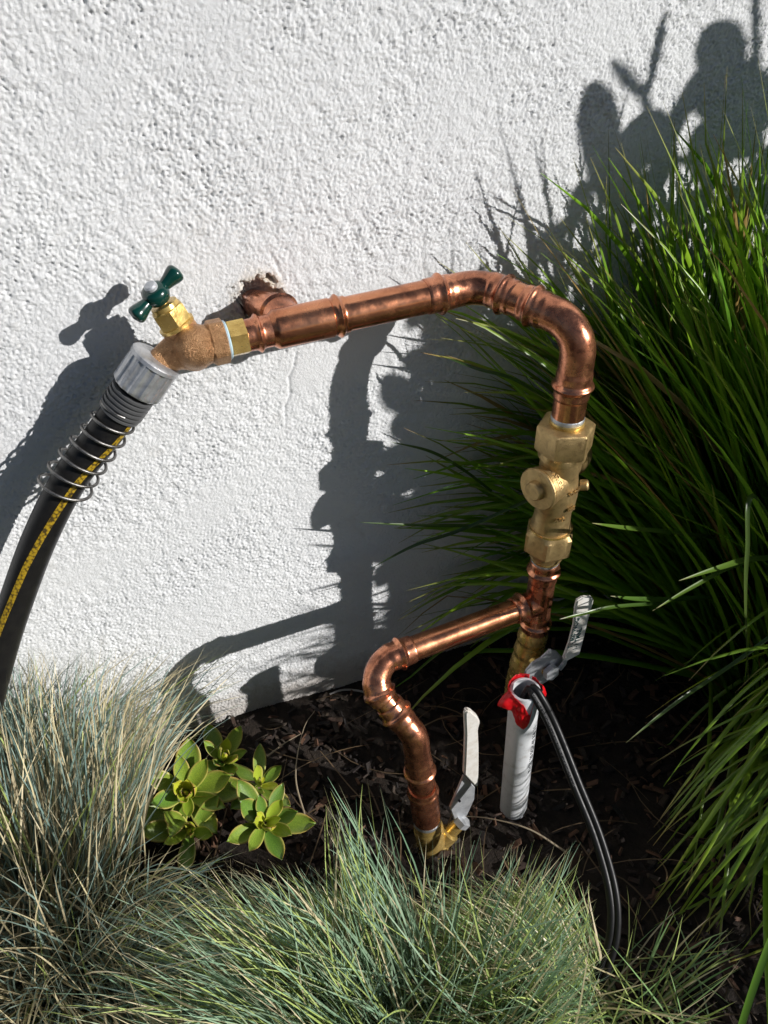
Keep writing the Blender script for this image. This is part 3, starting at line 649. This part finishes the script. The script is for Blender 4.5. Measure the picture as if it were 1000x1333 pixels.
# --- big strap-leaved tuft at the right
PC = Vector((.60, -.20, 0))
core = [p for p in U.p[::12]] + [p for p in Lw.p[::12]] + [KT.lerp(KB, t) for t in (0, .3, .6, 1)] + tube_pts[::8] + [at(x, y, YL) for x, y in lev1]
tuft = empty('strap_leaf_tuft', PC, 'big tuft of glossy dark green strap leaves filling the right side against the wall', 'plant')
def lit_zone(P, rg):
    """does this point shade wall or pipes that the photograph shows sunlit?"""
    q = proj(on_wall(P)); x, y = q
    if y > 905: return False
    lim = 600 if y < 330 else 545 if y < 430 else 500 if y < 640 else 440 - (y - 640) * .45
    return x < lim + rg.gauss(0, 14)
SH_PIPE = []
for p, r in [(p, .012) for p in U.p[::10] if proj(p)[1] < 800] + [(p, .016) for p in Lw.p[::10] if proj(p)[0] < 590] + [(cap_c, .014)] + [(Vector(v), .012) for v in lv2[::2]] + [(at(598, 1045, YV), .02), (at(606, 1030, YV), .014), (at(560, 1105, YR - .07), .014), (at(566, 1080, YR - .07), .016), (gz(243, 1032, .05), .032), (gz(347, 1070, .045), .032)]:
    W = on_wall(p); SH_PIPE.append((W.x, W.z, r, p.y))
for k in range(9): p = KT.lerp(KB, k / 8); W = on_wall(p + Vector((.008, -.004, 0))); (SH_PIPE.append((W.x, W.z, .005, p.y)) if k % 3 == 0 else None)
for p in tube_pts[40::5]:
    if 985 < proj(p)[1] < 1260: W = on_wall(p); SH_PIPE.append((W.x, W.z, .007, p.y))
_sp = np.array(SH_PIPE)
def shades(bl, f=1.):
    A = np.array([tuple(b[0]) for b in bl]); sx, sy, sz = SUN; t = -A[:, 1] / sy; W = np.stack([A[:, 0] + t * sx, A[:, 2] + t * sz], 1)
    a = W[:-1, None, :]; d = (W[1:] - W[:-1])[:, None, :]; p = _sp[None, :, :2]; u = np.clip(((p - a) * d).sum(-1) / ((d * d).sum(-1) + 1e-12), 0, 1)
    dd = np.sqrt(((a + u[..., None] * d - p) ** 2).sum(-1)); yy = (A[:-1, 1] + A[1:, 1])[:, None] / 2
    return bool(((dd < _sp[None, :, 2] * f) & (yy < _sp[None, :, 3] - .004)).any())
def strap():
    rg = random.Random(5); kept = []
    while len(kept) < 2600:
        az = rg.uniform(0, 2 * math.pi) if rg.random() < .55 else math.radians(rg.gauss(190, 40)); r0 = .085 * math.sqrt(rg.random()); p0 = PC + Vector((math.cos(az) * r0 + rg.gauss(0, .015), math.sin(az) * r0 * .9 + rg.gauss(0, .015), .0))
        el = math.radians(rg.triangular(22, 89, 62)); Ln = rg.uniform(.38, .76); dr = rg.uniform(.30, 1.4)
        bl = ribbon(p0, az + rg.gauss(0, .35), el, Ln, rg.uniform(.0052, .0082), dr, 12, sway=rg.gauss(0, .25), wallmin=-rg.uniform(.003, .03), twist=rg.gauss(0, .35))
        bad = False; nsh = 0
        for p, w_, s_, nn in bl:
            q = proj(p); W = on_wall(p); wq = proj(W)
            if q[1] < 288 - (q[0] - 600) * .62 + rg.gauss(0, 14): bad = True; break
            if wq[1] < (262 if wq[0] < 750 else 190) and wq[0] < 1000 and rg.random() < .16: bad = True; break
            if q[0] < 780 and p.y < -.095 and q[1] > 320 : bad = True; break
            if q[0] < 500 or (q[0] < 590 and q[1] < 300): bad = True; break
            if q[1] > 1190 and q[0] < 1000: bad = True; break
            if 0 < q[0] < 880 and 880 < q[1] and rg.random() < .25: bad = True; break
            if lit_zone(p, rg) and rg.random() < .78: bad = True; break
        if bad or (shades(bl)): continue
        if any((p - c).length < .016 for p, *_ in bl[5:] for c in core): continue
        kept.append(bl)
    kept.sort(key=lambda bl: -sum(1 for p, *_ in bl if 0 < proj(p)[0] < 1000 and 0 < proj(p)[1] < 1333) - (5 * (bl[-1][0].y < -.1)))
    V, F, C = [], [], []
    for i, bl in enumerate(kept):
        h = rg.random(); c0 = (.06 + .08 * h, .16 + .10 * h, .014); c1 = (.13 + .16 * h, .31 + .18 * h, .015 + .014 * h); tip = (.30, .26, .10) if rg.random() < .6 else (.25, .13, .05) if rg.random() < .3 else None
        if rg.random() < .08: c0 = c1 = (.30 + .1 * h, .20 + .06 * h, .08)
        if i < 270:
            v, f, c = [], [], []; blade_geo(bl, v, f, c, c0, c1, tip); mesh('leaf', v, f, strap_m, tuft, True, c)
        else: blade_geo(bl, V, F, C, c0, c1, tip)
    # long outer leaves drooping to the ground on the near side
    k = 0
    while k < 230:
        az = math.radians(rg.gauss(-112, 34)); p0 = PC + Vector((rg.gauss(.02, .05), rg.gauss(-.02, .05), 0)); bl = ribbon(p0, az, math.radians(rg.uniform(30, 80)), rg.uniform(.30, .56), rg.uniform(.0036, .0056), rg.uniform(1.6, 3.4), 14, sway=rg.gauss(0, .2), twist=rg.gauss(0, .3))
        q = proj(bl[-1][0])
        if not (830 < q[0] < 1250 and 850 < q[1] < 1260) or any(proj(b[0])[0] < 812 for b in bl) or shades(bl): continue
        h = rg.random(); blade_geo(bl, V, F, C, (.09, .18, .02), (.13 + .12 * h, .24 + .14 * h, .025), (.35, .24, .10) if rg.random() < .6 else None); k += 1
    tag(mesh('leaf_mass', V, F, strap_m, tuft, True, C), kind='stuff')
strap()

# --- blue fescue clumps
def fescue(center, n, Lr, label, seed, rad, elr=(15, 88), az_bias=None, tint=0., front=None, dry=.35, avoid=None):
    rg = random.Random(seed); root = empty('blue_fescue', center, label, 'grass clump', 'blue grass clumps in the bed'); V, F, C = [], [], []; k = 0
    while k < n:
        az = rg.uniform(0, 2 * math.pi); r0 = rad * math.sqrt(rg.random()); p0 = Vector(center) + Vector((math.cos(az) * r0, math.sin(az) * r0, 0)); el = math.radians(rg.triangular(elr[0], elr[1], elr[0] * .4 + elr[1] * .6))
        a2 = az + rg.gauss(0, .3)
        if rg.random() < .05: a2 = rg.uniform(0, 6.28)
        bl = ribbon(p0, a2, el, rg.uniform(*Lr), rg.uniform(.0009, .0015), rg.uniform(.05, .75) if rg.random() < .85 else rg.uniform(.8, 1.6), 7, sway=rg.gauss(0, .22), wallmin=-rg.uniform(.002, .02), twist=rg.gauss(0, .9))
        if avoid and any(avoid(p) for p, *_ in bl): continue
        if max(b[0].z for b in bl) > .03 and shades(bl): continue
        h = rg.random(); dr = rg.random() < dry
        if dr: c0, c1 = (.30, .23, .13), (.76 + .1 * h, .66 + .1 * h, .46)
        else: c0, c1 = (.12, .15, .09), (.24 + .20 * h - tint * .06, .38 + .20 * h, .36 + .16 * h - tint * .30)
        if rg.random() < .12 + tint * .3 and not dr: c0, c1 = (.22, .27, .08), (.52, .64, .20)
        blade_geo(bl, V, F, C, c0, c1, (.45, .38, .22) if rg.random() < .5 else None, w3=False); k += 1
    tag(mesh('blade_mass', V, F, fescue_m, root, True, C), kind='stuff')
tq = [proj(p) for p in tube_pts]; near_tube = lambda P: (lambda q: q[1] < 1225 and any(abs(q[0] - a) < 17 and abs(q[1] - b) < 17 for a, b in tq))(proj(P)); rlit = lambda P: False
keep = lambda P: near_tube(P) or (lambda q: 505 < q[0] < 640 and (880 < q[1] < 1075 or (q[1] < 1150 and random.random() < .3)))(proj(P)) or (lambda q: q[0] > 800 or (q[0] < 420 and q[1] < 1118))(proj(P)) or (lambda q: 640 < q[0] < 770 and q[1] < 1090)(proj(P)) or proj(P)[1] < 1010
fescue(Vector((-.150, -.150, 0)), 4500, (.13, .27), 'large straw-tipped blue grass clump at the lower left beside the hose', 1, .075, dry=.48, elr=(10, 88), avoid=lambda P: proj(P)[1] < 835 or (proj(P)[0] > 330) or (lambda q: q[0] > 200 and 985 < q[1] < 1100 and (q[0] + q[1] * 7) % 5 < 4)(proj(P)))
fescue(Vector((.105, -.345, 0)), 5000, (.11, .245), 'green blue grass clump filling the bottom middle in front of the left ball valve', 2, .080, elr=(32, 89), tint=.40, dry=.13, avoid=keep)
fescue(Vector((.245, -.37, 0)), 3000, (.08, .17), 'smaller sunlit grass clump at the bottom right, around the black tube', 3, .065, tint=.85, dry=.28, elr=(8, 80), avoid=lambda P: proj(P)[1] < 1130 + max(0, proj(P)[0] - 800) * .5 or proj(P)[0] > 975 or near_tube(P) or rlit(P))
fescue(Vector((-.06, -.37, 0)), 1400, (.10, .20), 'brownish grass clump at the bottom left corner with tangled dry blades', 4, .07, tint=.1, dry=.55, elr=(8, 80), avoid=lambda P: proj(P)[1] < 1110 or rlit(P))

# --- succulent rosettes
def leaf_mesh(Ln, wd, cup, bend):
    nu, nv = 11, 10; V, F, UV = [], [], []
    for i in range(nv + 1):
        t = i / nv; wp_ = wd * .5 * (.22 * (1 - t) + 1.32 * t ** .9 * max(0, 1 - t ** 2.9) ** .95)
        if t > .985: wp_ = wd * .03
        for j in range(nu):
            u = j / (nu - 1) * 2 - 1; V.append((t * Ln, u * wp_, cup * wd * u * u * (1 - .3 * t) + bend * Ln * t * t)); UV.append((abs(u), t))
    top = len(V)
    for i in range(nv + 1):
        for j in range(nu):
            v = V[i * nu + j]; u = j / (nu - 1) * 2 - 1; th = .10 * wd * (1 - abs(u) ** 2.5) * (1 - (i / nv) ** 3) + .0003; V.append((v[0], v[1], v[2] - th)); UV.append((abs(u), i / nv))
    for i in range(nv):
        for j in range(nu - 1):
            a = i * nu + j; F.append((a, a + nu, a + nu + 1, a + 1)); b = top + a; F.append((b, b + 1, b + nu + 1, b + nu))
        for j, s_ in ((0, 1), (nu - 1, -1)):
            a = i * nu + j; q = (a, top + a, top + a + nu, a + nu); F.append(q if s_ > 0 else q[::-1])
    a = nv * nu; F += [(a + j, top + a + j, top + a + j + 1, a + j + 1) for j in range(nu - 1)]
    me = bpy.data.meshes.new('leaf'); me.from_pydata(V, [], F); me.update(); uvl = me.uv_layers.new(name='UVMap')
    for l in me.loops: uvl.data[l.index].uv = UV[l.vertex_index]
    me.materials.append(succ); me.polygons.foreach_set('use_smooth', [True] * len(F)); return me
LM = [leaf_mesh(1, .62, .16, .08), leaf_mesh(1, .54, .12, -.04), leaf_mesh(1, .66, .24, .22)]
succ_young = succ.copy(); succ_young.name = 'succulent_young_leaf'
for n_ in succ_young.node_tree.nodes:
    if n_.type == 'VALTORGB' and abs(n_.color_ramp.elements[0].color[1] - .19) < .01 and n_.color_ramp.elements[0].color[0] < .13: n_.color_ramp.elements[0].color = (.36, .42, .03, 1); n_.color_ramp.elements[1].color = (.56, .58, .06, 1)
LY = []
for me_ in LM: m2 = me_.copy(); m2.materials[0] = succ_young; LY.append(m2)
def rosette(c, axis, R, n, label, seed, spin=0.):
    rg = random.Random(seed); root = empty('succulent_rosette', (c.x, c.y, gh(c.x, c.y)), label, 'succulent', 'green succulent rosettes by the wall')
    ax_ = axis.normalized(); a, b = frame(ax_, Vector((1, 0, 0)))
    sweep('stem', [Vector((c.x, c.y, gh(c.x, c.y) - .005)), c - ax_ * .020, c - ax_ * .010], [.005, .0045, .003], shrub_stem, root, 12)
    for i in range(n):
        t = i / (n - 1); th = i * 2.39996 + spin + rg.gauss(0, .12); tilt = math.radians(80 - 66 * t ** .75 + rg.gauss(0, 6)); ln = R * (.28 + .76 * t ** .7) * rg.uniform(.88, 1.08)
        rad = a * math.cos(th) + b * math.sin(th); d = rad * math.cos(tilt) + ax_ * math.sin(tilt); yv = ax_.cross(rad).normalized(); zv = d.cross(yv).normalized()
        o = bpy.data.objects.new('leaf', (LY if t < .42 else LM)[(0 if t > .3 else 2) if rg.random() < .75 else 1]); col.objects.link(o)
        m = Matrix((d, yv, zv)).transposed().to_4x4() @ Matrix.Diagonal((ln, ln * rg.uniform(.85, 1.1), ln, 1)); m.translation = c + rad * (.0012 + .002 * t) - ax_ * (.004 + .008 * t) - root.location
        o.parent = root; o.matrix_local = m
up = Vector((0, -.35, 1))
rosette(gz(243, 1032, .050), Vector((.1, -.55, 1)), .047, 19, 'leftmost bright succulent rosette half covered by straw-coloured grass blades', 21, .4)
rosette(gz(347, 1070, .045), Vector((.2, -.5, 1)), .040, 17, 'bright yellow-green succulent rosette with red leaf edges, nearest the camera', 22, 1.2)
rosette(gz(292, 986, .025), Vector((.25, -.2, 1)), .038, 15, 'darker succulent rosette with reddish tips touching the foot of the wall', 23, 2.)
rosette(gz(340, 1020, .035), Vector((.3, -.3, 1)), .036, 10, 'shaded flat succulent rosette behind the bright one, right of the others', 24, .9)
rosette(gz(246, 1082, .040), Vector((-.1, -.6, 1)), .040, 9, 'lowest shaded succulent rosette, under the leftmost bright one', 25, 2.6)

# --- dry stems and twigs
def litter():
    rg = random.Random(9); V, F, C = [], [], []
    for k in range(210):
        x = rg.uniform(-.05, .7); y = rg.uniform(-.42, -.01); p = Vector((x, y, gh(x, y) + rg.uniform(.004, .012)))
        bl = ribbon(p, rg.uniform(0, 6.28), rg.uniform(-.05, .5), rg.uniform(.02, .11), rg.uniform(.0006, .0016), rg.uniform(0, 1.2), 6, sway=rg.gauss(0, .8)); h = rg.uniform(.3, .9); c = (.26 * h, .17 * h, .09 * h)
        blade_geo(bl, V, F, C, c, c, None, w3=False)
    tag(mesh('dry_litter', V, F, dry_m, None, False, C), 'dry straw and thin stems lying on the dark mulch', 'plant litter', kind='stuff')
litter()
def twig(pix, label, r=.0008, c=(.30, .24, .16)):
    pts = bez(pix, 10); o = sweep('dry_stem', pts, [r * (1 - .7 * i / (len(pts) - 1)) for i in range(len(pts))], None, None, 6)
    a = o.data.color_attributes.new('col', 'FLOAT_COLOR', 'POINT'); a.data.foreach_set('color', [*c, 1] * len(o.data.vertices)); o.data.materials.append(dry_m); tag(o, label, 'twig')
twig([gz(735, 1108, .012), gz(690, 1080, .03), gz(640, 1066, .03), gz(600, 1062, .02)], 'long dry stem lying from the left lever towards the black tube', .0010)
twig([gz(398, 1065, .02), gz(385, 1010, .05), gz(395, 950, .05), gz(410, 925, .03)], 'upright wiry dry stem right of the succulents', .0009)
twig([gz(348, 985, .03), gz(370, 968, .03), gz(392, 955, .03)], 'short dry stem on the mulch above the shaded rosette', .0009)

# --- strap leaves that stand free of the tuft in the picture
def lone(pts, w_, c0, c1, tip, label=None):
    P = bez(pts, 8); n = len(P); bl = []
    for i, p in enumerate(P):
        t = (P[min(i + 1, n - 1)] - P[max(i - 1, 0)]).normalized(); v = (CAM - p).normalized() + Vector((.5, -.2, .5)); s_ = t.cross(v).normalized(); u = i / (n - 1); bl.append((p, w_ * (1 - max(0, (u - .5) / .5) ** 2 * .95), s_, s_.cross(t)))
    V, F, C = [], [], []; blade_geo(bl, V, F, C, c0, c1, tip); mesh('leaf', V, F, strap_m, tuft, True, C)
Gd, Gl = (.04, .09, .015), (.13, .22, .03)
lone([at(1060, 725, -.20), at(980, 728, -.20), at(940, 738, -.21), at(884, 756, -.215)], .0042, Gd, Gl, (.3, .3, .12))
lone([at(1040, 715, -.17), at(960, 735, -.18), at(900, 765, -.19), at(850, 795, -.20)], .0032, Gd, Gl, (.4, .35, .15))
lone([at(930, 700, -.14), at(860, 692, -.15), at(810, 687, -.16), at(771, 681, -.165)], .0036, Gd, Gl, (.45, .4, .2))
lone([at(870, 785, -.16), at(800, 790, -.17), at(760, 799, -.172), at(729, 806, -.172)], .0028, Gd, Gl, (.6, .55, .4))
lone([at(1060, 800, -.19), at(985, 650, -.20), at(972, 720, -.22), at(970, 800, -.23), at(975, 900, -.24)], .0036, Gd, (.09, .13, .03), (.2, .15, .06))
lone([at(960, 775, -.15), at(880, 780, -.16), at(830, 780, -.165), at(795, 776, -.17)], .0040, Gd, (.10, .2, .03), (.5, .45, .3))
lone([at(1040, 800, -.22), at(960, 860, -.22), at(880, 915, -.23), at(815, 967, -.24)], .0030, Gd, (.10, .16, .04), (.3, .3, .12))
lone([gz(950, 1380, .06), gz(975, 1300, .10), gz(1000, 1230, .13), gz(1020, 1180, .15)], .0050, (.07, .16, .02), (.10, .2, .02), None)
lone([at(640, 640, -.03), at(600, 610, -.04), at(560, 588, -.04), at(508, 575, -.04)], .0030, Gd, (.05, .09, .02), None)
lone([at(700, 690, -.05), at(620, 685, -.05), at(550, 684, -.05), at(467, 680, -.045)], .0030, Gd, (.06, .11, .02), None)
lone([at(690, 650, -.06), at(600, 690, -.05), at(540, 710, -.05), at(483, 740, -.04)], .0030, Gd, (.04, .07, .02), None)
lone([at(760, 560, -.05), at(680, 500, -.05), at(620, 480, -.05), at(580, 465, -.04)], .0030, Gd, (.04, .08, .02), None)

# --- leafy shrub right of the picture, whose big leaves shade the top of the wall
shr = empty('broad_leaf_shrub', (.95, -.55, 0), 'broad leaved shrub outside the right edge whose leaf shadows fall on the wall', 'shrub')
def off_frame(px, py, t): return at(px, py, 0) - SUN * t
def shrub():
    rg = random.Random(3); nrm = -SUN
    def lf(base, tip, wpx, t):
        b = off_frame(*base, t); e = off_frame(*tip, t + rg.uniform(-.03, .03)); d = e - b; Ln = d.length; d.normalize(); s_ = d.cross(nrm).normalized(); wd = wpx / math.hypot(base[0] - tip[0], base[1] - tip[1]) * Ln * .44
        V, F = [], []; n = 14
        for i in range(n + 1):
            u = i / n; w_ = wd * (math.sin(math.pi * (u * .96 + .02)) ** .62) * (.86 + .28 * u); z_ = .10 * Ln * math.sin(math.pi * u)
            for j, q in enumerate((-1, -.5, 0, .5, 1)): V.append(b + d * Ln * u + s_ * w_ * q + nrm * (z_ + .12 * wd * q * q))
        for i in range(n):
            for j in range(4): a = i * 5 + j; F.append((a, a + 1, a + 6, a + 5))
        o = mesh('leaf', V, F, shrub_leaf, shr); md = o.modifiers.new('thickness', 'SOLIDIFY'); md.thickness = .0008
    L_ = [((792, 225), (768, 108), 46), ((790, 235), (776, 140), 44), ((800, 240), (850, 150), 50), ((790, 215), (872, 160), 62), ((842, 128), (866, 16), 17), ((840, 130), (796, 78), 13), ((862, 200), (915, 85), 36), ((868, 195), (880, 150), 30), ((960, 95), (918, 36), 44), ((955, 110), (930, 60), 44), ((955, 80), (972, 50), 15),
          ((1000, 140), (905, 100), 52), ((960, 100), (930, 190), 40), ((925, 245), (908, 162), 32), ((1010, 90), (960, 180), 60), ((985, 200), (930, 130), 50), ((752, 285), (756, 238), 20), ((850, 290), (770, 200), 40), ((700, 330), (760, 270), 40), ((790, 310), (860, 250), 34), ((690, 330), (740, 300), 46), ((860, 250), (780, 300), 36), ((930, 250), (860, 300), 50), ((1000, 240), (920, 320), 60), ((1010, 180), (960, 260), 40), ((870, 170), (850, 260), 40), ((1040, 60), (1010, 160), 60), ((1060, 180), (1000, 280), 70)]
    for b, e, w_ in L_: lf(b, e, w_, rg.uniform(.42, .56))
    V, F = [], []; k = 0  # unseen lower foliage, added to block sun from the lower wall and bed
    while k < 1600:
        k += 1; x = rg.uniform(470, 1130); y = rg.uniform(425, 1010); lim = 508 if y < 590 else 470
        if y < 905 and x < lim + rg.gauss(14, 10): continue
        if x > 640 and y < 490 + (x - 640) * .12: continue
        if x < 600 and y < 520 and rg.random() < .5: continue
        t = rg.uniform(.46, .72); b = off_frame(x, y, t)
        q = proj(b)
        if -30 < q[0] < 1040 and -30 < q[1] < 1370: continue
        d = Vector((rg.gauss(0, 1), rg.gauss(0, .6), rg.gauss(.3, 1))).normalized(); s_ = d.cross((nrm + Vector((rg.gauss(0, .35), rg.gauss(0, .35), rg.gauss(0, .35)))).normalized()).normalized(); Ln = rg.uniform(.028, .050); wd = Ln * rg.uniform(.22, .34); i0 = len(V); pts = []
        for i in range(6):
            u = i / 5; w_ = wd * max(.05, math.sin(math.pi * (u * .92 + .05)) ** .7); pts.append((b + d * Ln * u + nrm * .006 * math.sin(3 * u), w_, s_, nrm))
        if shades(pts, 1.9 if y < 560 else 1.2): continue
        for p, w_, s2_, nn in pts: V += [p - s2_ * w_, p, p + s2_ * w_]
        for i in range(5):
            for j in range(2): a = i0 + i * 3 + j; F.append((a, a + 1, a + 4, a + 3))
    tag(mesh('leaf_mass', V, F, shrub_leaf, shr), kind='stuff')
    st_ = [[(848, 160), (838, 122), (836, 110)], [(985, 130), (984, 60), (984, -60)], [(755, 285), (790, 310), (850, 300), (950, 260), (1040, 330)], [(860, 200), (930, 230), (1040, 330)], [(960, 100), (985, 180), (1040, 330)], [(700, 340), (790, 330), (1040, 350)]]
    for s_ in st_: sweep('stem', bez([off_frame(*p, .49) for p in s_], 8), .0028, shrub_stem, shr, 10)
    sweep('trunk', bez([off_frame(1040, 335, .49), Vector((.97, -.50, .35)), Vector((.96, -.54, .15)), Vector((.95, -.55, -.01))], 10), [.006 + .006 * i / 30 for i in range(31)], shrub_stem, shr, 16)
shrub()

# --- unseen strap-leaved tuft added beyond the right edge, trimmed to shade the bed
def added_shade_tuft():
    rg = random.Random(17); base = Vector((.86, -.56, 0)); root = empty('strap_leaf_tuft', base, 'unseen low strap leaved tuft added beyond the right edge to shade the mulch bed', 'plant'); V, F, C = [], [], []; k = 0
    while k < 3400:
        az = rg.uniform(0, 2 * math.pi); p0 = base + Vector((rg.gauss(0, .07), rg.gauss(0, .06), 0))
        bl = ribbon(p0, az, math.radians(rg.triangular(20, 88, 66)), rg.uniform(.35, .72), rg.uniform(.005, .008), rg.uniform(.5, 1.8), 12, sway=rg.gauss(0, .3), twist=rg.gauss(0, .4))
        k += 1; cut = []
        for p, w_, s_, nn in bl:
            W = on_wall(p); q = proj(p)
            wq = proj(W)
            if wq[1] < (555 if wq[0] < 610 else 470) + rg.gauss(0, 14) and W.x < .75: break
            if wq[1] < 905 and wq[0] < (520 if wq[1] < 640 else 455 - (wq[1] - 640) * .2) + rg.gauss(0, 12): break
            if W.z < .02 and W.x < .04 + rg.gauss(0, .01) + max(0, -.03 - W.z) * 1.5: break
            if 0 < q[0] < 1010 and -10 < q[1] < 1340: break
            cut.append((p, w_, s_, nn))
            if len(cut) > 1 and shades(cut[-2:]): cut.pop(); break
        if len(cut) > 3: h = rg.random(); blade_geo(cut, V, F, C, (.03, .07, .012), (.07 + .08 * h, .16 + .1 * h, .02), None)
    tag(mesh('leaf_mass', V, F, strap_m, root, True, C), kind='stuff')
added_shade_tuft()
